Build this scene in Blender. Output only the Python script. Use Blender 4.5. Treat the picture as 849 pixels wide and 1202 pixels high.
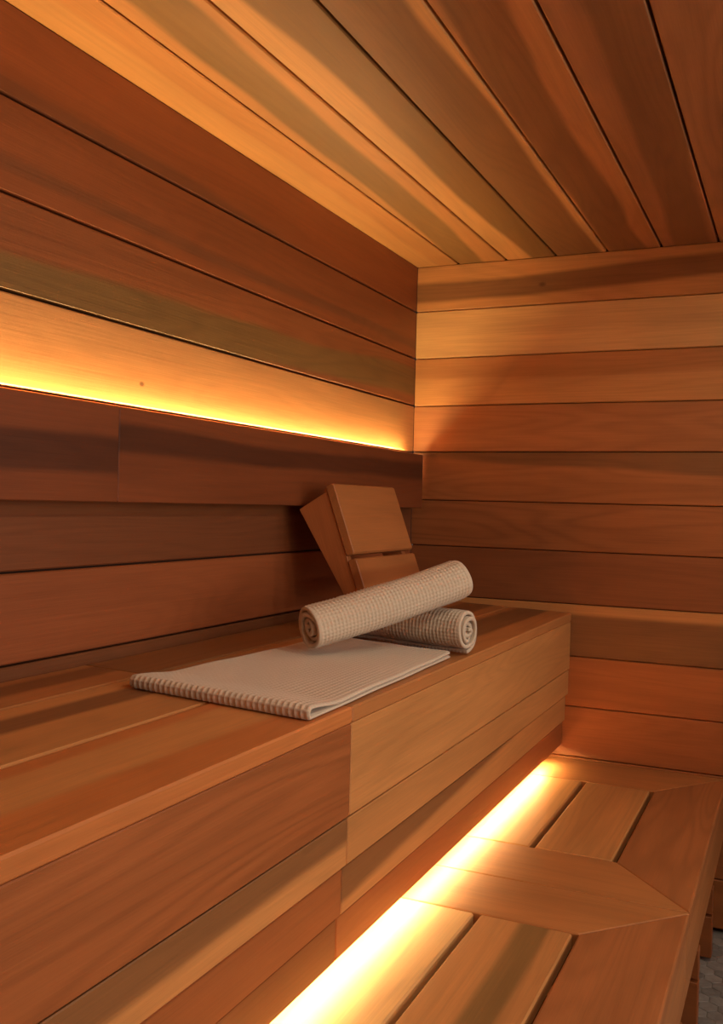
import bpy, bmesh, math, random
from mathutils import Matrix, Vector, noise

for o in list(bpy.data.objects):
    bpy.data.objects.remove(o)
scn = bpy.context.scene
C = scn.collection

# ------------------------------------------------------------------ camera
FPX, PITCH, YAW, ROLL = 1122.96, 0.00842, 0.4295, 0.02556
CAM = Vector((1.17091, -2.9543, 1.2172))
fw = Vector((-math.sin(YAW) * math.cos(PITCH), math.cos(YAW) * math.cos(PITCH), -math.sin(PITCH)))
rt = Vector((math.cos(YAW), math.sin(YAW), 0))
up = rt.cross(fw)
rt2 = math.cos(ROLL) * rt + math.sin(ROLL) * up
up2 = -math.sin(ROLL) * rt + math.cos(ROLL) * up
cd = bpy.data.cameras.new('camera')
cam = bpy.data.objects.new('camera', cd)
C.objects.link(cam)
cd.sensor_fit = 'VERTICAL'
cd.sensor_height = 24.0
cd.lens = FPX * 24.0 / 1202.0
cd.clip_start = 0.02
M = Matrix.Identity(4)
for i in range(3):
    M[i][0], M[i][1], M[i][2], M[i][3] = rt2[i], up2[i], -fw[i], CAM[i]
cam.matrix_world = M
scn.camera = cam

# ------------------------------------------------------------------ light, world, exposure
LED_COLOR = (1.0, 0.76, 0.36)
LED_RAIL = 112.0          # strip behind the backrest rail
LED_BENCH = 88.0         # strip under the upper bench
FILL_LAMP = 185.0             # small ceiling downlights, added as fill
wd = bpy.data.worlds.new('world')
scn.world = wd
wd.use_nodes = True
wd.node_tree.nodes['Background'].inputs['Color'].default_value = (1.0, 0.86, 0.72, 1)
wd.node_tree.nodes['Background'].inputs['Strength'].default_value = 0.6
ld = bpy.data.lights.new('fill_light_beyond_glass', 'AREA')  # added fill light, shining in through the added glazing
ld.shape = 'RECTANGLE'
ld.size, ld.size_y = 2.4, 1.6
ld.energy = 42
ld.color = (1.0, 0.88, 0.76)
lo = bpy.data.objects.new('fill_light_beyond_glass', ld)
C.objects.link(lo)
lo.location = (2.9, -2.3, 1.6)
lo.rotation_euler = (Vector((0.3, -1.2, 0.9)) - lo.location).to_track_quat('-Z', 'Y').to_euler()
vs = scn.view_settings
vs.view_transform = 'Standard'
vs.look = 'None'
vs.gamma = 1.0
vs.use_curve_mapping = False
vs.exposure = 0.13


# ------------------------------------------------------------------ materials
def lin(c):
    return [((v / 255) / 12.92 if v / 255 <= 0.04045 else ((v / 255 + 0.055) / 1.055) ** 2.4) for v in c]


def nd(nt, kind, **kw):
    n = nt.nodes.new(kind)
    for k, v in kw.items():
        setattr(n, k, v)
    return n


def math_n(nt, op, a, b=None, c=None, clamp=False):
    n = nd(nt, 'ShaderNodeMath', operation=op, use_clamp=clamp)
    for i, v in enumerate((a, b, c)):
        if v is None:
            continue
        if isinstance(v, (int, float)):
            n.inputs[i].default_value = v
        else:
            nt.links.new(v, n.inputs[i])
    return n.outputs[0]


def mix_c(nt, fac, a, b, blend='MIX'):
    n = nd(nt, 'ShaderNodeMix', data_type='RGBA', blend_type=blend)
    for i, v in ((0, fac), (6, a), (7, b)):
        if isinstance(v, (int, float)):
            n.inputs[i].default_value = v
        elif isinstance(v, (tuple, list)):
            n.inputs[i].default_value = tuple(v) + (1,) if len(v) == 3 else v
        else:
            nt.links.new(v, n.inputs[i])
    return n.outputs[2]


def wood_material():
    m = bpy.data.materials.new('sauna_wood')
    m.use_nodes = True
    nt = m.node_tree
    bs = nt.nodes['Principled BSDF']
    L = nt.links.new
    tc = nd(nt, 'ShaderNodeTexCoord')
    sx = nd(nt, 'ShaderNodeSeparateXYZ')
    L(tc.outputs['Object'], sx.inputs[0])
    x, y, z = sx.outputs

    def attr(name):
        return nd(nt, 'ShaderNodeAttribute', attribute_name=name, attribute_type='OBJECT')
    ta, tb, sp, sq = attr('tone'), attr('tone2'), attr('streak'), attr('grain')
    s1 = nd(nt, 'ShaderNodeSeparateXYZ')
    L(sp.outputs['Vector'], s1.inputs[0])      # centre, half width, wiggle (metres)
    s2 = nd(nt, 'ShaderNodeSeparateXYZ')
    L(sq.outputs['Vector'], s2.inputs[0])      # slope, ring strength, seed
    seed = s2.outputs[2]

    def noise_n(fx, fy, fz, detail, offs, rough=0.5, dist=0.0):
        cb = nd(nt, 'ShaderNodeCombineXYZ')
        L(math_n(nt, 'MULTIPLY_ADD', x, fx, math_n(nt, 'MULTIPLY', seed, 3.17 + offs)), cb.inputs[0])
        L(math_n(nt, 'MULTIPLY_ADD', y, fy, math_n(nt, 'MULTIPLY', seed, 1.73 + offs)), cb.inputs[1])
        L(math_n(nt, 'MULTIPLY', z, fz), cb.inputs[2])
        n = nd(nt, 'ShaderNodeTexNoise')
        n.inputs['Scale'].default_value = 1.0
        n.inputs['Detail'].default_value = detail
        n.inputs['Roughness'].default_value = rough
        n.inputs['Distortion'].default_value = dist
        L(cb.outputs[0], n.inputs['Vector'])
        return n.outputs['Fac']
    # sapwood / heartwood streak with a wavering edge
    wav = math_n(nt, 'SUBTRACT', noise_n(1.3, 3.0, 3.0, 1.5, 0.4), 0.5)
    cen = math_n(nt, 'MULTIPLY_ADD', x, s2.outputs[0], s1.outputs[0])
    cen = math_n(nt, 'ADD', cen, math_n(nt, 'MULTIPLY', math_n(nt, 'MULTIPLY', wav, 4.0), s1.outputs[2]))
    d = math_n(nt, 'ABSOLUTE', math_n(nt, 'SUBTRACT', y, cen))
    d = math_n(nt, 'SUBTRACT', s1.outputs[1], d)
    mask = nd(nt, 'ShaderNodeMapRange', interpolation_type='SMOOTHSTEP')
    L(d, mask.inputs['Value'])
    mask.inputs['From Min'].default_value = -0.006
    mask.inputs['From Max'].default_value = 0.012
    col = mix_c(nt, mask.outputs[0], ta.outputs['Color'], tb.outputs['Color'])
    # cathedral rings
    n1 = noise_n(0.9, 8.0, 8.0, 1.2, 0.9, 0.45, 0.25)
    rings = math_n(nt, 'MULTIPLY_ADD', math_n(nt, 'SINE', math_n(nt, 'MULTIPLY', n1, 85.0)), 0.5, 0.5)
    rings = math_n(nt, 'MULTIPLY', math_n(nt, 'POWER', rings, 2.0), s2.outputs[1])
    # fine fibre and broad tone
    fib = noise_n(4.0, 240.0, 240.0, 3.0, 1.6, 0.65)
    brd = noise_n(1.4, 11.0, 11.0, 2.0, 2.3)
    por = noise_n(14.0, 620.0, 620.0, 1.0, 2.9)
    val = math_n(nt, 'SUBTRACT', 1.0, rings)
    val = math_n(nt, 'MULTIPLY', val, math_n(nt, 'MULTIPLY_ADD', fib, 0.34, 0.83))
    val = math_n(nt, 'MULTIPLY', val, math_n(nt, 'MULTIPLY_ADD', brd, 0.60, 0.70))
    val = math_n(nt, 'MULTIPLY', val, math_n(nt, 'MULTIPLY_ADD', por, 0.18, 0.91))
    cb = nd(nt, 'ShaderNodeCombineXYZ')
    for i in range(3):
        L(val, cb.inputs[i])
    col = mix_c(nt, 1.0, col, cb.outputs[0], 'MULTIPLY')
    kn = attr('knot')
    s3 = nd(nt, 'ShaderNodeSeparateXYZ')
    L(kn.outputs['Vector'], s3.inputs[0])
    kx = math_n(nt, 'MULTIPLY', math_n(nt, 'SUBTRACT', x, s3.outputs[0]), 0.62)
    ky = math_n(nt, 'SUBTRACT', y, s3.outputs[1])
    kd = math_n(nt, 'SQRT', math_n(nt, 'ADD', math_n(nt, 'MULTIPLY', kx, kx), math_n(nt, 'MULTIPLY', ky, ky)))
    kd = math_n(nt, 'ADD', kd, math_n(nt, 'MULTIPLY', math_n(nt, 'SUBTRACT', brd, 0.5), 0.006))
    km = nd(nt, 'ShaderNodeMapRange', interpolation_type='SMOOTHSTEP')
    L(math_n(nt, 'DIVIDE', kd, s3.outputs[2]), km.inputs['Value'])
    km.inputs['From Min'].default_value = 0.25
    km.inputs['From Max'].default_value = 1.0
    km.inputs['To Min'].default_value = 0.75
    km.inputs['To Max'].default_value = 0.0
    col = mix_c(nt, km.outputs[0], col, lin((92, 50, 28)))
    L(col, bs.inputs['Base Color'])
    L(math_n(nt, 'MULTIPLY_ADD', fib, 0.18, 0.40), bs.inputs['Roughness'])
    bs.inputs['Specular IOR Level'].default_value = 0.32
    bp = nd(nt, 'ShaderNodeBump')
    bp.inputs['Strength'].default_value = 0.16
    bp.inputs['Distance'].default_value = 0.002
    L(fib, bp.inputs['Height'])
    L(bp.outputs[0], bs.inputs['Normal'])
    return m


def simple(name, col, rough=0.6, metal=0.0, emit=None, strength=0.0, bump=None):
    m = bpy.data.materials.new(name)
    m.use_nodes = True
    nt = m.node_tree
    bs = nt.nodes['Principled BSDF']
    bs.inputs['Roughness'].default_value = rough
    bs.inputs['Metallic'].default_value = metal
    if bump:
        n = nd(nt, 'ShaderNodeTexNoise')
        tc = nd(nt, 'ShaderNodeTexCoord')
        nt.links.new(tc.outputs['Object'], n.inputs['Vector'])
        n.inputs['Scale'].default_value = bump[0]
        n.inputs['Detail'].default_value = 4
        c2 = [v * bump[1] for v in lin(col)]
        nt.links.new(mix_c(nt, n.outputs['Fac'], c2, lin(col)), bs.inputs['Base Color'])
    else:
        bs.inputs['Base Color'].default_value = (*lin(col), 1)
    if emit:
        bs.inputs['Emission Color'].default_value = (*emit, 1)
        bs.inputs['Emission Strength'].default_value = strength
    return m


def tile_material():
    m = bpy.data.materials.new('grey_stone_tile')
    m.use_nodes = True
    nt = m.node_tree
    bs = nt.nodes['Principled BSDF']
    tc = nd(nt, 'ShaderNodeTexCoord')
    geo = nd(nt, 'ShaderNodeNewGeometry')
    oi = nd(nt, 'ShaderNodeObjectInfo')
    n = nd(nt, 'ShaderNodeTexNoise')
    n.inputs['Scale'].default_value = 34
    n.inputs['Detail'].default_value = 5
    n.inputs['Distortion'].default_value = 1.2
    nt.links.new(geo.outputs['Position'], n.inputs['Vector'])
    rnd = math_n(nt, 'FRACT', math_n(nt, 'ADD', oi.outputs['Random'], geo.outputs['Random Per Island']))
    a = mix_c(nt, rnd, lin((104, 98, 96)), lin((176, 165, 158)))
    b = mix_c(nt, n.outputs['Fac'], lin((84, 78, 76)), lin((198, 186, 176)))
    nt.links.new(mix_c(nt, 0.55, a, b), bs.inputs['Base Color'])
    bs.inputs['Roughness'].default_value = 0.5
    return m


def towel_material():
    m = bpy.data.materials.new('beige_waffle_cotton')
    m.use_nodes = True
    nt = m.node_tree
    bs = nt.nodes['Principled BSDF']
    tc = nd(nt, 'ShaderNodeTexCoord')
    n = nd(nt, 'ShaderNodeTexNoise')
    n.inputs['Scale'].default_value = 900
    n.inputs['Detail'].default_value = 3
    nt.links.new(tc.outputs['Object'], n.inputs['Vector'])
    n2 = nd(nt, 'ShaderNodeTexNoise')
    n2.inputs['Scale'].default_value = 14
    nt.links.new(tc.outputs['Object'], n2.inputs['Vector'])
    c = mix_c(nt, n.outputs['Fac'], lin((192, 170, 146)), lin((224, 202, 178)))
    c = mix_c(nt, math_n(nt, 'MULTIPLY', n2.outputs['Fac'], 0.25), c, lin((186, 163, 140)))
    nt.links.new(c, bs.inputs['Base Color'])
    bs.inputs['Roughness'].default_value = 0.95
    bs.inputs['Specular IOR Level'].default_value = 0.1
    bs.inputs['Sheen Weight'].default_value = 0.25
    bp = nd(nt, 'ShaderNodeBump')
    bp.inputs['Strength'].default_value = 0.35
    bp.inputs['Distance'].default_value = 0.001
    nt.links.new(n.outputs['Fac'], bp.inputs['Height'])
    nt.links.new(bp.outputs[0], bs.inputs['Normal'])
    return m


def glass_material():
    m = bpy.data.materials.new('clear_glass')
    m.use_nodes = True
    nt = m.node_tree
    nt.nodes.remove(nt.nodes['Principled BSDF'])
    out = nt.nodes['Material Output']
    tr = nd(nt, 'ShaderNodeBsdfTransparent')
    gl = nd(nt, 'ShaderNodeBsdfGlossy')
    gl.inputs['Roughness'].default_value = 0.02
    mx = nd(nt, 'ShaderNodeMixShader')
    lw = nd(nt, 'ShaderNodeFresnel')
    lw.inputs['IOR'].default_value = 1.45
    nt.links.new(lw.outputs[0], mx.inputs[0])
    nt.links.new(tr.outputs[0], mx.inputs[1])
    nt.links.new(gl.outputs[0], mx.inputs[2])
    nt.links.new(mx.outputs[0], out.inputs['Surface'])
    return m


WOOD = wood_material()
BACKING = simple('dark_batten', (62, 36, 22), 0.9)
TILE = tile_material()
GROUT = simple('pale_grout', (150, 140, 130), 0.9, bump=(60, 0.8))
TOWEL = towel_material()
GLASS = glass_material()
METAL = simple('brushed_metal', (150, 145, 140), 0.35, 1.0)
TAPE = simple('led_tape', (225, 220, 205), 0.6)
EMIT_RAIL = simple('rail_led_diffuser', (255, 240, 210), 0.5, emit=LED_COLOR, strength=LED_RAIL)
EMIT_FILL = simple('fill_lamp_diffuser', (250, 245, 235), 0.5, emit=(1.0, 0.88, 0.68), strength=FILL_LAMP)
EMIT_BENCH = simple('bench_led_diffuser', (255, 240, 210), 0.5, emit=LED_COLOR, strength=LED_BENCH)

# ------------------------------------------------------------------ object helpers
rng = random.Random(7)


def link(name, me, parent=None, world=None, mat=None):
    o = bpy.data.objects.new(name, me)
    C.objects.link(o)
    w = world if world is not None else Matrix.Identity(4)
    if parent is not None:
        o.parent = parent
        w = WORLD[parent.name].inverted() @ w
        WORLD[o.name] = WORLD[parent.name] @ w
    else:
        WORLD[o.name] = w.copy()
    o.matrix_basis = w
    if mat is not None and me is not None and not me.materials:
        me.materials.append(mat)
    return o


WORLD = {}


def thing(name, label, cat, loc, group=None):
    o = link(name, None, None, Matrix.Translation(loc))
    o.empty_display_size = 0.05
    o['label'], o['category'] = label, cat
    if group:
        o['group'] = group
    return o


def tag(o, label, cat, group=None):
    o['label'], o['category'] = label, cat
    if group:
        o['group'] = group
    return o


_cache = {}


def plank_mesh(Ln, W, T, ch, mat):
    """a plank with chamfered long edges: x along the grain, y across, z the face"""
    key = (round(Ln, 4), round(W, 4), round(T, 4), round(ch, 4), mat.name)
    if key in _cache:
        return _cache[key]
    a, b = W / 2, T / 2
    prof = [(-a + ch, -b), (a - ch, -b), (a, -b + ch), (a, b - ch), (a - ch, b), (-a + ch, b), (-a, b - ch), (-a, -b + ch)]
    e = min(ch, 0.002)
    vs_, fs = [], []
    for xx, k in ((-Ln / 2, 1), (-Ln / 2 + e, 0), (Ln / 2 - e, 0), (Ln / 2, 1)):
        for (py, pz) in prof:
            vs_.append((xx, py * (1 - k * e / a), pz * (1 - k * e / b)))
    for r in range(3):
        for i in range(8):
            j = (i + 1) % 8
            fs.append((r * 8 + i, (r + 1) * 8 + i, (r + 1) * 8 + j, r * 8 + j)[::-1])
    fs.append(tuple(range(8)))
    fs.append(tuple(reversed(range(24, 32))))
    me = bpy.data.meshes.new('plank')
    me.from_pydata(vs_, [], fs)
    bm = bmesh.new()
    bm.from_mesh(me)
    bmesh.ops.recalc_face_normals(bm, faces=bm.faces)
    bm.to_mesh(me)
    bm.free()
    me.materials.append(mat)
    _cache[key] = me
    return me


ORI = {  # columns: grain, width, face normal
    '+X': ((0, 1, 0), (0, 0, 1), (1, 0, 0)),
    '-X': ((0, -1, 0), (0, 0, 1), (-1, 0, 0)),
    '-Y': ((1, 0, 0), (0, 0, 1), (0, -1, 0)),
    '+Y': ((-1, 0, 0), (0, 0, 1), (0, 1, 0)),
    '-Z': ((0, 1, 0), (1, 0, 0), (0, 0, -1)),
    '+Z': ((0, 1, 0), (-1, 0, 0), (0, 0, 1)),     # grain along Y
    '+Zx': ((1, 0, 0), (0, 1, 0), (0, 0, 1)),     # grain along X
    'vX': ((0, 0, 1), (0, -1, 0), (1, 0, 0)),     # upright, facing +X
}


def frame(ori, loc):
    m = Matrix.Identity(4)
    for k, v in enumerate(ORI[ori]):
        for i in range(3):
            m[i][k] = v[i]
    for i in range(3):
        m[i][3] = loc[i]
    return m


# wood tones, albedo as sRGB
TONES = {
    'red': (156, 89, 47), 'deep': (126, 73, 40), 'mid': (180, 116, 65), 'tan': (194, 132, 76),
    'light': (214, 160, 100), 'pale': (230, 182, 122), 'brown': (134, 88, 51), 'dark': (94, 57, 31),
    'olive': (142, 103, 58), 'orange': (168, 98, 52),
}


def paint(o, tone='mid', tone2=None, c=0.0, h=-1.0, wig=0.01, slope=0.0, ring=0.10, seed=None, knot=(99.0, 0.0, 0.01)):
    t = TONES[tone] if isinstance(tone, str) else tone
    u = TONES[tone2] if isinstance(tone2, str) else (tone2 or t)
    o['tone'] = lin(t)
    o['tone2'] = lin(u)
    o['knot'] = [float(v) for v in knot]
    o['streak'] = [float(c), float(h), float(wig)]
    o['grain'] = [float(slope), float(ring), float(seed if seed is not None else rng.uniform(1, 60))]
    return o


def plank(name, parent, ori, loc, Ln, W, T, ch=0.0025, rot=None, **p):
    """loc is the centre of the plank's front face"""
    m = frame(ori, loc)
    if rot is not None:
        m = m @ rot
    m = m @ Matrix.Translation((0, 0, -T / 2))
    o = link(name, plank_mesh(Ln, W, T, ch, WOOD), parent, m)
    paint(o, **p)
    return o


def box_mesh(x0, x1, y0, y1, z0, z1, mat, ch=0.0):
    bm = bmesh.new()
    bmesh.ops.create_cube(bm, size=1)
    for v in bm.verts:
        v.co = Vector(((x0 + x1) / 2 + v.co.x * (x1 - x0), (y0 + y1) / 2 + v.co.y * (y1 - y0), (z0 + z1) / 2 + v.co.z * (z1 - z0)))
    if ch:
        bmesh.ops.bevel(bm, geom=list(bm.edges), offset=ch, segments=1, affect='EDGES', profile=0.5)
    me = bpy.data.meshes.new('box')
    bm.to_mesh(me)
    bm.free()
    me.materials.append(mat)
    return me


def poly_plank(name, parent, ori, loc, pts, z_top, T, ch=0.0025, **p):
    """a plank cut to a plan outline (world x, y), eased along its top edge"""
    fr = frame(ori, loc)
    inv = fr.inverted()
    bm = bmesh.new()
    lo_ = [bm.verts.new(inv @ Vector((x, y, z_top - T))) for x, y in pts]
    hi = [bm.verts.new(inv @ Vector((x, y, z_top))) for x, y in pts]
    n = len(pts)
    bm.faces.new(lo_)
    top = bm.faces.new(hi)
    for i in range(n):
        j = (i + 1) % n
        bm.faces.new((lo_[i], lo_[j], hi[j], hi[i]))
    bmesh.ops.recalc_face_normals(bm, faces=bm.faces)
    bmesh.ops.bevel(bm, geom=list(top.edges), offset=ch, segments=2, affect='EDGES', profile=0.5)
    me = bpy.data.meshes.new('cut_plank')
    bm.to_mesh(me)
    bm.free()
    me.materials.append(WOOD)
    o = link(name, me, parent, fr)
    paint(o, **p)
    return o


def structure(name, me):
    o = link(name, me)
    o['kind'] = 'structure'
    return o


# ------------------------------------------------------------------ the room
RX, FY, ZC = 2.30, -3.60, 2.003     # right wall, front wall, ceiling
BT, GAP = 0.018, 0.004              # board thickness, shadow gap

wl = structure('wall_left', box_mesh(-0.06, -BT, FY - 0.06, 0.06, 0.0, ZC + 0.07, BACKING))
LZ = [2.0065, 1.856, 1.702, 1.546, 1.393, 1.238, 1.090, 0.937, 0.783, 0.629, 0.475, 0.321, 0.167, 0.012]
LP = [
    dict(tone=(146, 80, 40), tone2='deep', c=-0.06, h=0.02, wig=0.012, slope=-0.03, ring=0.05, seed=3.1),
    dict(tone=(146, 80, 40), tone2='deep', c=-0.035, h=0.016, wig=0.015, ring=0.08, seed=9.4),
    dict(tone=(146, 82, 42), tone2=(124, 88, 46), c=-0.06, h=0.045, wig=0.02, slope=0.03, ring=0.12, seed=5.2),
    dict(tone='tan', ring=0.06, seed=12.2, knot=(0.36, -0.03, 0.006)),
    dict(tone='mid', ring=0.08, seed=14.8),
    dict(tone=(124, 70, 40), tone2='deep', c=0.05, h=0.03, ring=0.08, seed=21.3),
    dict(tone=(150, 82, 46), ring=0.06, seed=31.9),
    dict(tone=(116, 68, 40), ring=0.06, seed=8.8),
]
for i in range(len(LZ) - 1):
    z1, z0 = LZ[i], LZ[i + 1]
    plank('board', wl, '+X', (0, FY / 2, (z0 + z1) / 2), -FY, z1 - z0 - GAP, BT, **(LP[i] if i < len(LP) else dict(tone='mid')))

wb = structure('wall_back', box_mesh(-0.0, RX + 0.06, BT, 0.06, 0.0, ZC + 0.07, BACKING))
BZ = [2.005, 1.856, 1.701, 1.545, 1.394, 1.236, 1.087, 0.925, 0.764, 0.610, 0.455, 0.300, 0.155, 0.012]
BP = [   # board centre is at x = RX/2 = 1.15
    dict(tone='tan', tone2='brown', c=0.006, h=0.034, wig=0.02, slope=0.02, ring=0.08, seed=2.6, knot=(-0.73, -0.012, 0.011)),
    dict(tone='light', ring=0.05, seed=17.5),
    dict(tone='tan', tone2='mid', c=0.06, h=0.055, wig=0.02, ring=0.07, seed=23.4),
    dict(tone=(172, 108, 62), ring=0.10, seed=41.2),
    dict(tone=(172, 106, 59), tone2='brown', c=0.045, h=0.045, wig=0.012, slope=-0.05, ring=0.10, seed=33.7),
    dict(tone=(162, 98, 55), ring=0.16, seed=11.6),
    dict(tone=(142, 84, 48), ring=0.08, seed=6.7),
    dict(tone='brown', tone2='tan', c=0.085, h=0.042, wig=0.004, slope=-0.006, ring=0.05, seed=28.1),
    dict(tone='orange', ring=0.07, seed=37.3),
    dict(tone='orange', ring=0.07, seed=44.4),
]
for i in range(len(BZ) - 1):
    z1, z0 = BZ[i], BZ[i + 1]
    plank('board', wb, '-Y', (RX / 2, 0, (z0 + z1) / 2), RX, z1 - z0 - 0.0025, BT, **(BP[i] if i < len(BP) else dict(tone='orange')))

ce = structure('ceiling', box_mesh(-0.06, RX + 0.06, FY - 0.06, 0.06, ZC + BT, ZC + 0.07, BACKING))
CX = [-0.004, 0.143, 0.302, 0.461, 0.618, 0.777, 0.936, 1.094, 1.252, 1.410, 1.568, 1.726, 1.884, 2.042, 2.20, RX]
CP = [
    dict(tone=(176, 116, 64), tone2=(190, 132, 76), c=-0.03, h=0.04, wig=0.012, ring=0.05, seed=4.4),
    dict(tone=(178, 120, 68), tone2=(130, 92, 50), c=0.01, h=0.045, wig=0.02, slope=-0.02, ring=0.06, seed=19.6),
    dict(tone=(200, 144, 86), tone2=(134, 95, 53), c=0.04, h=0.075, wig=0.02, slope=0.02, ring=0.05, seed=26.9),
    dict(tone='light', tone2=(140, 99, 62), c=-0.03, h=0.08, wig=0.015, slope=0.012, ring=0.07, seed=30.1),
    dict(tone=(186, 132, 84), tone2=(138, 98, 64), c=-0.02, h=0.055, wig=0.022, ring=0.10, seed=48.5),
    dict(tone=(164, 116, 78), tone2=(134, 96, 64), c=0.02, h=0.05, wig=0.02, ring=0.08, seed=52.7),
    dict(tone=(168, 120, 82), ring=0.14, seed=15.3),
]
for i in range(len(CX) - 1):
    x0, x1 = CX[i], CX[i + 1]
    plank('board', ce, '-Z', ((x0 + x1) / 2, FY / 2, ZC), -FY, x1 - x0 - 0.0055, BT, **(CP[i] if i < len(CP) else dict(tone=rng.choice(['mid', 'tan', 'brown']))))

# right wall: boards below and above a wide glazed opening added to let in fill light
wr = structure('wall_right', box_mesh(RX + BT, RX + 0.06, FY - 0.06, 0.06, 0.0, 0.32, BACKING))
WY0, WY1, WZ0, WZ1 = -3.0, -0.35, 0.32, 1.93
top_me = box_mesh(RX + BT, RX + 0.06, FY - 0.06, 0.06, WZ1, ZC + 0.07, BACKING)
link('header', top_me, wr)
link('pier', box_mesh(RX + BT, RX + 0.06, FY - 0.06, WY0, WZ0, WZ1, BACKING), wr)
link('pier', box_mesh(RX + BT, RX + 0.06, WY1, 0.06, WZ0, WZ1, BACKING), wr)
for i in range(len(LZ) - 1):
    z1, z0 = LZ[i], LZ[i + 1]
    t = rng.choice(['mid', 'red', 'tan', 'brown'])
    if z0 > WZ1 or z1 < WZ0 + 0.02:
        plank('board', wr, '-X', (RX, FY / 2, (z0 + z1) / 2), -FY, z1 - z0 - GAP, BT, tone=t)
    else:
        plank('board', wr, '-X', (RX, (FY + WY0) / 2, (z0 + z1) / 2), WY0 - FY, z1 - z0 - GAP, BT, tone=t)
        plank('board', wr, '-X', (RX, WY1 / 2, (z0 + z1) / 2), -WY1, z1 - z0 - GAP, BT, tone=t)
wi = structure('added_window_1', box_mesh(RX + 0.03, RX + 0.038, WY0, WY1, WZ0, WZ1, GLASS))  # out-of-view window, added as a way in for the general light
for (a, b, c_, d_) in ((WY0, WY1, WZ0, WZ0 + 0.05), (WY0, WY1, WZ1 - 0.05, WZ1), (WY0, WY0 + 0.05, WZ0 + 0.05, WZ1 - 0.05), (WY1 - 0.05, WY1, WZ0 + 0.05, WZ1 - 0.05), (-1.70, -1.65, WZ0 + 0.05, WZ1 - 0.05)):
    fo = link('added_window_frame', box_mesh(RX - 0.012, RX + 0.06, a, b, c_, d_, WOOD, 0.002), wi)
    paint(fo, tone='mid')

# front wall behind the camera
wf = structure('wall_front', box_mesh(-0.0, RX + 0.06, FY - 0.06, FY - BT, 0.0, ZC + 0.07, BACKING))
for i in range(len(LZ) - 1):
    z1, z0 = LZ[i], LZ[i + 1]
    plank('board', wf, '+Y', (RX / 2, FY, (z0 + z1) / 2), RX, z1 - z0 - GAP, BT, tone=rng.choice(['mid', 'red', 'tan', 'brown']))

# floor: grey hexagon mosaic
fl = structure('floor', box_mesh(-0.06, RX + 0.06, FY - 0.06, 0.06, -0.06, -0.0025, GROUT))


def hex_pts(cx, cy, r):
    return [(cx + r * math.cos(math.radians(60 * k + 30)), cy + r * math.sin(math.radians(60 * k + 30))) for k in range(6)]


def hex_geo(cx, cy, r, verts, faces):
    n = len(verts)
    for rr, zz in ((r, -0.006), (r, -0.0008), (r - 0.0008, 0.0)):
        verts += [(px, py, zz) for px, py in hex_pts(cx, cy, rr)]
    for k in range(2):
        for i in range(6):
            j = (i + 1) % 6
            faces.append((n + k * 6 + i, n + k * 6 + j, n + (k + 1) * 6 + j, n + (k + 1) * 6 + i))
    faces.append(tuple(range(n + 12, n + 18)))


HR = 0.026
hv, hf = [], []
hex_geo(0, 0, HR - 0.0014, hv, hf)
hm = bpy.data.meshes.new('hex_tile')
hm.from_pydata(hv, [], hf)
hm.materials.append(TILE)
rv, rf = [], []
dx, dy = HR * math.sqrt(3), HR * 1.5
row = 0
yy = -0.02
ntile = 0
while yy > FY:
    xx = 0.03 + (dx / 2 if row % 2 else 0)
    while xx < RX - 0.02:
        if xx > 0.95 and yy > -0.75 and xx < 1.42 and ntile < 290:
            o = link('tile', hm, fl, Matrix.Translation((xx, yy, 0)))
            ntile += 1
        else:
            hex_geo(xx, yy, HR - 0.0014, rv, rf)
        xx += dx
    yy -= dy
    row += 1
rm = bpy.data.meshes.new('hex_tiles')
rm.from_pydata(rv, [], rf)
rm.materials.append(TILE)
ro = link('remaining_tiles', rm, fl)
ro['kind'] = 'stuff'

# ------------------------------------------------------------------ upper bench, two modules
XU = 0.540
ZB, ZF = 0.914, 0.898           # seat height at the wall and at the front edge (it drains forward)
SLOPE = math.atan((ZB - ZF) / XU)
TILT = Matrix.Rotation(-SLOPE, 4, 'X')


def seat_z(x):
    return ZB - (ZB - ZF) * x / XU


YJ = -1.590
SEAMS = [(0.004, 0.138), (0.144, 0.342), (0.348, XU)]
PANELS = [(0.8710, 0.725, 0.5385), (0.721, 0.647, 0.536), (0.640, 0.566, 0.528), (0.559, 0.490, 0.520)]


def upper_module(label, y0, y1, tops, fronts):
    t = thing('upper_bench', label, 'bench', (0.3, (y0 + y1) / 2, 0.0), 'upper bench modules')
    ln = y1 - y0 - 0.003
    yc = (y0 + y1) / 2
    for (a, b), p in zip(SEAMS, tops):
        xc = (a + b) / 2
        # width axis of '+Z' is -X, so a turn about the grain tips the front edge down
        plank('seat_plank', t, '+Z', (xc, yc, seat_z(xc)), ln, b - a, 0.027, ch=0.003, rot=Matrix.Rotation(SLOPE, 4, 'X'), **p)
    for (z1, z0, x), p in zip(PANELS, fronts):
        plank('skirt_panel', t, '+X', (x, yc, (z0 + z1) / 2), ln, z1 - z0, 0.018, ch=0.0015, **p)
    # bearers carrying the skirt and the seat
    n = max(2, int((y1 - y0) / 0.6) + 1)
    for k in range(n):
        y = y0 + 0.05 + (y1 - y0 - 0.1) * k / (n - 1)
        plank('bearer', t, '-Y', (0.262, y - 0.02, 0.835), 0.50, 0.07, 0.04, tone='mid')
        plank('upright', t, 'vX', (0.500, y, 0.665), 0.28, 0.04, 0.035, tone='mid')
    return t


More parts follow.
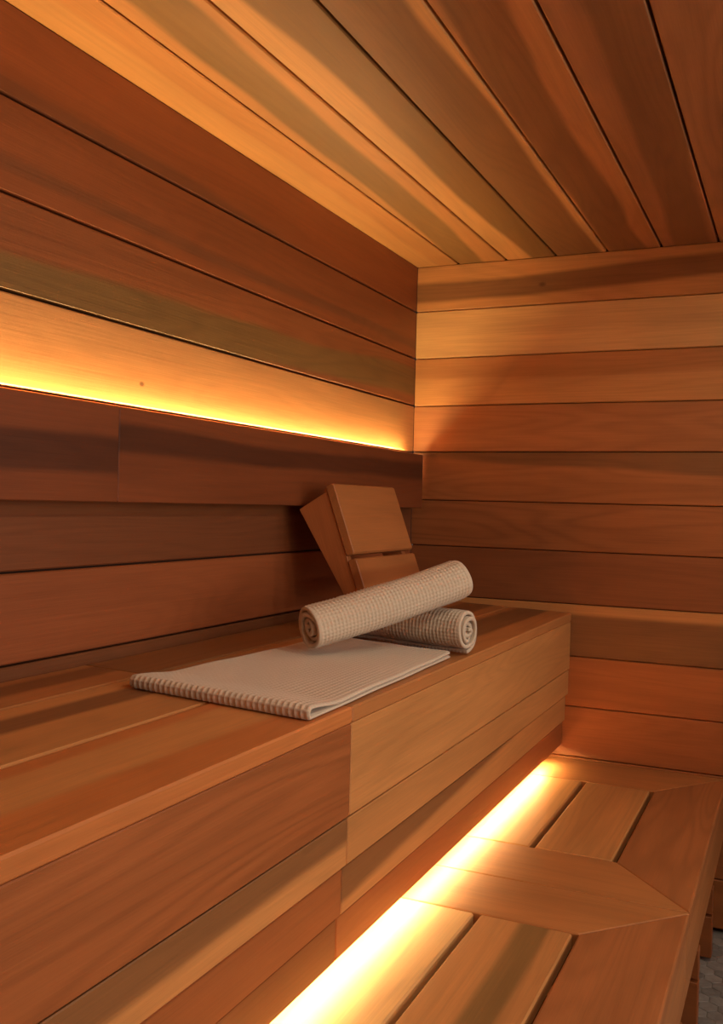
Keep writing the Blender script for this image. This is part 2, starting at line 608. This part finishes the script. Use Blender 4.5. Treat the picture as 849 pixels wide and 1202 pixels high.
upper_module('upper bench module reaching the back wall, carrying the rolled towels and headrest', YJ, -0.002,
             [dict(tone='brown', ring=0.08, seed=13.1), dict(tone='mid', tone2='brown', c=0.0, h=0.05, ring=0.08, seed=20.4), dict(tone='mid', tone2='brown', c=0.03, h=0.05, wig=0.01, ring=0.10, seed=22.8)],
             [dict(tone='tan', ring=0.07, seed=35.0), dict(tone='tan', ring=0.05, seed=36.3), dict(tone='tan', tone2='brown', c=0.071, h=0.05, wig=0.005, slope=0.054, ring=0.05, seed=38.6), dict(tone='red', ring=0.05, seed=39.9)])
upper_module('upper bench module away from the back wall with red-brown skirt, flat towel end on it', -3.40, YJ,
             [dict(tone='mid', tone2='brown', c=0.01, h=0.03, ring=0.06, seed=45.2), dict(tone='tan', tone2='brown', c=0.03, h=0.032, wig=0.008, ring=0.06, seed=46.7), dict(tone=(190, 114, 60), tone2='tan', c=0.02, h=0.05, ring=0.06, seed=47.1)],
             [dict(tone='red', ring=0.16, seed=49.3), dict(tone='tan', tone2='brown', c=0.02, h=0.036, wig=0.01, slope=0.012, ring=0.06, seed=50.8), dict(tone='red', ring=0.05, seed=51.4), dict(tone='deep', ring=0.05, seed=53.5)])


# ------------------------------------------------------------------ lower bench, two modules with mitred frames
ZL, XL, XI = 0.450, 1.000, 0.828


def lower_module(label, ya, ia, ib, yb, cols):
    """ya..yb outer ends (ya further from camera), ia/ib inner edges of the end planks"""
    t = thing('lower_bench', label, 'bench', (0.7, (ya + yb) / 2, 0.0), 'lower bench modules')
    T = 0.028
    x0 = 0.36
    poly_plank('end_plank', t, '+Zx', (0.7, (ya + ia) / 2, ZL), [(x0, ya), (XL, ya), (XI, ia), (x0, ia)], ZL, T, **cols[0])
    poly_plank('end_plank', t, '+Zx', (0.7, (yb + ib) / 2, ZL), [(x0, ib), (XI, ib), (XL, yb), (x0, yb)], ZL, T, **cols[1])
    poly_plank('front_plank', t, '+Z', ((XI + XL) / 2, (ya + yb) / 2, ZL), [(XL, ya - 0.0005), (XL, yb + 0.0005), (XI, ib), (XI, ia)], ZL, T, ch=0.004, **cols[2])
    for (a, b), p in zip(((0.40, 0.631), (0.645, 0.817)), cols[4:6]):
        plank('seat_slat', t, '+Z', ((a + b) / 2, (ia + ib) / 2, ZL), abs(ia - ib) - 0.008, b - a, T, ch=0.003, **p)
    plank('fascia', t, '+X', (XL - 0.004, (ya + yb) / 2, 0.347), abs(ya - yb) - 0.002, 0.143, 0.022, ch=0.002, **cols[6])
    return t


lowA = lower_module('slatted lower bench module with mitred frame against the back wall', -0.004, -0.232, -0.822, -1.024,
                    [dict(tone='mid', ring=0.08, seed=2.2), dict(tone='mid', ring=0.06, seed=3.3), dict(tone=(168, 103, 58), ring=0.14, seed=5.5), dict(tone='tan', seed=6.6), dict(tone='tan', seed=7.7), dict(tone='tan', ring=0.10, seed=8.1), dict(tone=(176, 112, 64), seed=9.9)])
lowB = lower_module('slatted lower bench module with mitred frame, clear of the back wall', -1.026, -1.216, -3.20, -3.40,
                    [dict(tone='mid', ring=0.06, seed=10.2), dict(tone='mid', seed=11.3), dict(tone=(168, 103, 58), ring=0.10, seed=12.4), dict(tone='tan', seed=13.5), dict(tone='light', seed=14.6), dict(tone='tan', tone2='olive', c=-0.02, h=0.03, ring=0.08, seed=15.7), dict(tone=(176, 112, 64), seed=16.8)])
for t, ys in ((lowA, (-0.20, -0.60, -0.98)), (lowB, (-1.4, -2.0, -2.6, -3.2))):
    for y in ys:
        for (z0, z1) in ((0.010, 0.121), (0.129, 0.197), (0.205, 0.30), (0.305, 0.42)):
            xr = 0.985 if z1 < 0.26 else 0.972
            plank('support_board', t, '-Y', ((0.40 + xr) / 2, y, (z0 + z1) / 2), xr - 0.40, z1 - z0, 0.038, ch=0.0015, tone='red', ring=0.05)
        link('foot', box_mesh(0.45, 0.95, y + 0.006, y + 0.032, 0.0, 0.012, BACKING), t)

# riser closing the space behind the lower bench slats
ri = tag(plank('riser_board', None, '+X', (0.355, -1.7, 0.235), 3.38, 0.44, 0.02, tone='brown'), 'wooden riser board in the dark space under the upper bench', 'riser')

# ------------------------------------------------------------------ backrest rail and light strips
XRAIL, ZR0, ZR1 = 0.050, 1.209, 1.382
ra = thing('backrest_rail', 'dark wooden backrest rail along the wall with light glowing above it', 'rail', (0.03, -1.7, 1.209))
yj = -1.566
plank('rail_board', ra, '+X', (XRAIL, (yj - 0.034) / 2, (ZR0 + ZR1) / 2), -0.034 - yj - 0.001, ZR1 - ZR0, 0.020, ch=0.0015, tone=(128, 67, 35), tone2=(90, 47, 26), c=0.03, h=0.028, wig=0.016, ring=0.08, seed=24.9)
plank('rail_board', ra, '+X', (XRAIL, (yj - 3.45) / 2, (ZR0 + ZR1) / 2), yj + 3.45 - 0.001, ZR1 - ZR0, 0.020, ch=0.0015, tone=(128, 67, 35), tone2=(90, 47, 26), c=-0.005, h=0.035, wig=0.010, ring=0.08, seed=27.2)
for k in range(6):
    y = -0.25 - k * 0.6
    link('spacer', box_mesh(0.0, XRAIL - 0.02, y - 0.02, y + 0.02, 1.24, 1.32, BACKING), ra)


def led(name, label, y0, y1, mk_tape, mk_diff, mat):
    t = thing(name, label, 'light strip', ((mk_tape[0] + mk_tape[1]) / 2, (y0 + y1) / 2, mk_tape[2]))
    link('tape', box_mesh(mk_tape[0], mk_tape[1], y0, y1, mk_tape[2], mk_tape[3], TAPE), t)
    bm = bmesh.new()
    n = int(abs(y1 - y0) / 0.05)
    cols = [[bm.verts.new((x, y0 + (y1 - y0) * i / n, z)) for i in range(n + 1)] for x, z in mk_diff]
    for va, vb in zip(cols, cols[1:]):
        for i in range(n):
            bm.faces.new((va[i], va[i + 1], vb[i + 1], vb[i]))
    me = bpy.data.meshes.new('diffuser')
    bm.to_mesh(me)
    bm.free()
    me.materials.append(mat)
    link('diffuser', me, t)
    return t


led('light_strip', 'warm glowing light strip hidden behind the backrest rail', -3.40, -0.095, (0.006, 0.024, 1.345, 1.3585), [(0.0155 + 0.0065 * math.cos(math.radians(a)), 1.359 + 0.0065 * math.sin(math.radians(a))) for a in (180, 140, 100, 60, 20, 0)], EMIT_RAIL)
led('light_strip', 'warm glowing light strip under the front of the upper bench', -3.35, -0.10, (0.472, 0.4795, 0.4935, 0.508), ((0.480, 0.4935), (0.4965, 0.502)), EMIT_BENCH)

# ------------------------------------------------------------------ downlights added for general fill, out of view over the aisle
def lathe_mesh(prof, n, mat):
    vs_, fs = [], []
    for k in range(n):
        a = 2 * math.pi * k / n
        vs_ += [(r * math.cos(a), r * math.sin(a), z) for r, z in prof]
    m_ = len(prof)
    for k in range(n):
        q = (k + 1) % n
        for i in range(m_ - 1):
            fs.append((k * m_ + i, q * m_ + i, q * m_ + i + 1, k * m_ + i + 1))
    me = bpy.data.meshes.new('turned')
    me.from_pydata(vs_, [], fs)
    me.materials.append(mat)
    return me


ring_me = lathe_mesh([(0.044, 0.0), (0.044, -0.005), (0.048, -0.007), (0.058, -0.005), (0.060, 0.0)], 32, METAL)
lens_me = lathe_mesh([(0.0445, -0.0035), (0.022, -0.0045), (0.0, -0.005)], 32, EMIT_FILL)
for y, where in ((-0.75, 'close to the back wall'), (-1.75, 'between the other two downlights'), (-2.75, 'close to the front wall')):
    cl = thing('added_downlight', 'added fill light, small round metal-ringed downlight in the ceiling ' + where, 'fill lamp', (1.45, y, ZC), 'added fill downlights')
    link('trim_ring', ring_me, cl, Matrix.Translation((1.45, y, ZC)))
    link('lens', lens_me, cl, Matrix.Translation((1.45, y, ZC)))

# ------------------------------------------------------------------ headrest leaning on the wall
HY0, HY1 = -0.884, -0.505
FTOP, FBOT = Vector((0.146, 1.266)), Vector((0.207, 1.098))     # slat face, (x, z)
fd = (FBOT - FTOP).normalized()                                  # down the face
fn = Vector((-fd.y, fd.x))                                       # outward (+x, +z)
if fn.x < 0:
    fn = -fn
hr = thing('headrest', 'wooden slatted headrest leaning on the wall behind the rolled towels', 'headrest', (0.23, (HY0 + HY1) / 2, seat_z(0.2)))
ST = 0.023


def slat(s0, s1, **p):
    w = s1 - s0
    mid = FTOP + fd * ((s0 + s1) / 2)
    m = Matrix.Identity(4)
    cols = (Vector((0, 1, 0)), Vector((-fd.x, 0, -fd.y)), Vector((fn.x, 0, fn.y)))
    for k, v in enumerate(cols):
        for i in range(3):
            m[i][k] = v[i]
    m.translation = Vector((mid.x - fn.x * ST / 2, (HY0 + HY1) / 2, mid.y - fn.y * ST / 2))
    o = link('slat', plank_mesh(HY1 - HY0, w, ST, 0.004, WOOD), hr, m)
    paint(o, **p)


slat(0.0, 0.179, tone=(176, 110, 61), ring=0.05, seed=18.2)
slat(0.190, 0.290, tone=(176, 108, 60), tone2='red', c=0.0, h=0.02, ring=0.08, seed=29.5)
fb = FTOP - fn * ST                       # stringers sit behind the slats


def stringer(y):
    top_f = fb + fd * 0.012
    zb_ = seat_z(0.22) + 0.0015
    kf = (zb_ - fb.y) / fd.y
    bot_f = fb + fd * kf
    top_b = Vector((0.052, 1.200))
    bd = (Vector((0.178, 1.000)) - top_b)
    bot_b = top_b + bd * ((zb_ - top_b.y) / bd.y)
    if bot_b.x > bot_f.x - 0.012:
        bot_b.x = bot_f.x - 0.012
    pts = [top_f, bot_f, bot_b, top_b]
    th = 0.022
    # local x runs down the stringer so that the grain follows it
    g = Vector((fd.x, 0, fd.y))
    q = Vector((fn.x, 0, fn.y))
    nrm = g.cross(q)
    m = Matrix.Identity(4)
    for i in range(3):
        m[i][0], m[i][1], m[i][2] = g[i], q[i], nrm[i]
    m.translation = Vector((0.16, y, 1.08))
    inv = m.inverted()
    bm = bmesh.new()
    a = [bm.verts.new(inv @ Vector((p.x, y, p.y))) for p in pts]
    b = [bm.verts.new(inv @ Vector((p.x, y + th, p.y))) for p in pts]
    bm.faces.new(a)
    bm.faces.new(b)
    for i in range(4):
        j = (i + 1) % 4
        bm.faces.new((a[i], a[j], b[j], b[i]))
    bmesh.ops.recalc_face_normals(bm, faces=bm.faces)
    bmesh.ops.bevel(bm, geom=list(bm.edges), offset=0.0015, segments=1, affect='EDGES', profile=0.5)
    me = bpy.data.meshes.new('stringer')
    bm.to_mesh(me)
    bm.free()
    me.materials.append(WOOD)
    o = link('side_board', me, hr, m)
    paint(o, tone=(182, 110, 62), ring=0.05)


stringer(HY0 + 0.004)
stringer(HY1 - 0.026)


# ------------------------------------------------------------------ towels
def ridge(a):
    f = abs(2 * (a - math.floor(a)) - 1)
    return f * f * f


def waffle(a, b):
    return max(ridge(a), ridge(b))


def grid_mesh(name, rows, mat, closed=False):
    nu, nv = len(rows), len(rows[0])
    vs_ = [p for r in rows for p in r]
    fs = []
    for i in range(nu if closed else nu - 1):
        k = (i + 1) % nu
        for j in range(nv - 1):
            fs.append((i * nv + j, k * nv + j, k * nv + j + 1, i * nv + j + 1))
    if closed:          # the sheet's two raw edges, between its outer and inner skin
        for i in range(nu // 2 - 1):
            a, b, c, d = i, i + 1, nu - 2 - i, nu - 1 - i
            for j in (0, nv - 1):
                fs.append((a * nv + j, b * nv + j, c * nv + j, d * nv + j))
    me = bpy.data.meshes.new(name)
    me.from_pydata(vs_, [], fs)
    bm = bmesh.new()
    bm.from_mesh(me)
    bmesh.ops.recalc_face_normals(bm, faces=bm.faces)
    bm.to_mesh(me)
    bm.free()
    me.materials.append(mat)
    for p in me.polygons:
        p.use_smooth = True
    return me


CELL = 0.0085


def towel_roll(name, label, A, B, R, turns, seed, squash=0.95, depth=0.0038, flap=2.0, bend=0.0):
    """a sheet wound into a spiral; A, B are the centres of the two ends"""
    A, B = Vector(A), Vector(B)
    ax = (B - A)
    Ln = ax.length
    ax.normalize()
    side = ax.cross(Vector((0, 0, 1))).normalized()
    upv = side.cross(ax)
    pitch = (R - 0.007) / turns
    th = pitch * 0.70
    # outline of the sheet's section: out along the outer skin, back along the inner
    a_end = 2 * math.pi * turns
    outer = []
    ang = 0.0
    s = 0.0
    while ang < a_end:
        r = 0.007 + pitch * ang / (2 * math.pi)
        fine = ang > a_end - 2 * math.pi * 1.04
        step = (CELL / 5.0 if fine else CELL / 2.0) / r
        outer.append((ang, r, s, fine))
        ang += step
        s += step * r
    sec = [(a, r, s_, +1, f) for a, r, s_, f in outer] + [(a, r - th, s_, -1, f) for a, r, s_, f in reversed(outer[::1])]
    nv = int(Ln / (CELL / 5.0))
    rows = []
    for (a, r, s_, sg, fine) in sec:
        line = []
        e0 = 0.004 * noise.noise(Vector((a * 0.7, seed, 0.3)))+ (0.004 * math.sin(a * 0.5 + seed))
        e1 = 0.004 * noise.noise(Vector((a * 0.7, seed, 7.3))) - (0.004 * math.sin(a * 0.5 + 2 * seed))
        for j in range(nv + 1):
            u = j / nv
            x = -Ln / 2 + e0 + (Ln - e0 + e1) * u
            rr = r
            if sg > 0 and fine:
                edge = min(u, 1 - u) * Ln
                rr += depth * (waffle(s_ / CELL, x / CELL) - 0.5) * min(1.0, max(0.0, (edge - 0.003) / 0.008))
                if edge < 0.008:
                    rr -= 0.0012 * (1 - edge / 0.008) ** 2
            # body unevenness
            rr *= 1 + 0.05 * noise.noise(Vector((x * 9 + seed, math.cos(a) * 0.9, math.sin(a) * 0.9)))
            py = rr * math.cos(a + flap)
            pz = rr * math.sin(a + flap) * squash
            cz = bend * (1 - (2 * u - 1) ** 2)
            p = (A + B) / 2 + ax * x + side * py + upv * (pz + cz)
            line.append(p[:])
        rows.append(line)
    me = grid_mesh(name, rows, TOWEL, closed=True)
    o = link(name, me)
    return tag(o, label, 'towel', 'beige waffle towels')


towel_roll('rolled_towel', 'beige waffle towel roll lying on the bench under the other roll',
           (0.212, -0.955, seat_z(0.21) + 0.0535), (0.536, -1.005, seat_z(0.53) + 0.0535), 0.0520, 3.6, 2.0, flap=0.9, squash=0.94)
towel_roll('rolled_towel', 'beige waffle towel roll leaning across on top of the other roll',
           (0.308, -1.300, 0.9715), (0.510, -0.990, 1.0600), 0.0520, 3.6, 9.0, flap=0.5, bend=-0.004)


def flat_towel():
    CELL = 0.0105
    NL, NR = Vector((0.192, -1.700)), Vector((0.532, -1.722))
    FL, FR = Vector((0.228, -1.045)), Vector((0.516, -1.062))
    Ly = 0.66
    t = 0.0062
    ctr = []            # centre line (distance from near edge, height)
    r = 0.0075
    n = int(Ly / (CELL / 5))
    for i in range(n + 1):                      # top layer, far to near
        d = Ly * (1 - i / n)
        k = max(0.0, 1 - max(d - r, 0) / 0.10)
        h = 0.0105 + (2 * r + t / 2 - 0.0105) * (k * k * (3 - 2 * k))
        if d > r:
            ctr.append((d, h))
    for i in range(1, 20):                      # the fold
        a = math.pi / 2 + math.pi * i / 20
        ctr.append((r + r * math.cos(a), t / 2 + r + r * math.sin(a)))
    m2 = int(Ly / CELL)
    for i in range(m2 + 1):                     # bottom layer, near to far
        d = r + (Ly - r) * i / m2
        ctr.append((d, t / 2))
    # arc length and normals
    S, Nn = [0.0], []
    for i in range(1, len(ctr)):
        S.append(S[-1] + math.hypot(ctr[i][0] - ctr[i - 1][0], ctr[i][1] - ctr[i - 1][1]))
    for i in range(len(ctr)):
        a, b = ctr[max(i - 1, 0)], ctr[min(i + 1, len(ctr) - 1)]
        tx, tz = b[0] - a[0], b[1] - a[1]
        q = math.hypot(tx, tz)
        Nn.append((tz / q, -tx / q))            # left of travel: up on the top layer
    W = 0.34
    nv = int(W / (CELL / 6))
    rows = []
    seq = [(i, +1) for i in range(len(ctr))] + [(i, -1) for i in reversed(range(len(ctr)))]
    for i, sg in seq:
        d, h = ctr[i]
        line = []
        top = i < n
        for j in range(nv + 1):
            u = j / nv
            off = sg * t / 2
            nx, nz = Nn[i]
            if sg > 0:
                near = max(0.0, 1 - d / 0.03)
                off += (0.0026 + 0.0008 * near) * (waffle(S[i] / CELL, u * W / CELL) - 0.5)
            edge = min(u, 1 - u) * W
            if edge < 0.006:
                off *= 0.55 + 0.45 * edge / 0.006
            dd, hh = d + nx * off, h + nz * off
            if top:
                hh += 0.0016 * noise.noise(Vector((u * 4, d * 7, 0.0))) * min(1, d / 0.05)
            f = dd / Ly
            p = (NL * (1 - u) + NR * u) * (1 - f) + (FL * (1 - u) + FR * u) * f
            wob = 0.004 * noise.noise(Vector((dd * 6, 3.0 if u > .5 else 8.0, 0.2 if top else 0.9))) * abs(2 * u - 1)
            x = p.x + wob
            line.append((x, p.y, seat_z(x) + 0.0012 + max(hh, 0.0002)))
        rows.append(line)
    me = grid_mesh('folded_towel', rows, TOWEL, closed=True)
    # pivot at the towel's middle
    o = link('folded_towel', me)
    return tag(o, 'beige waffle towel folded flat on the bench seat', 'towel', 'beige waffle towels')


flat_towel()
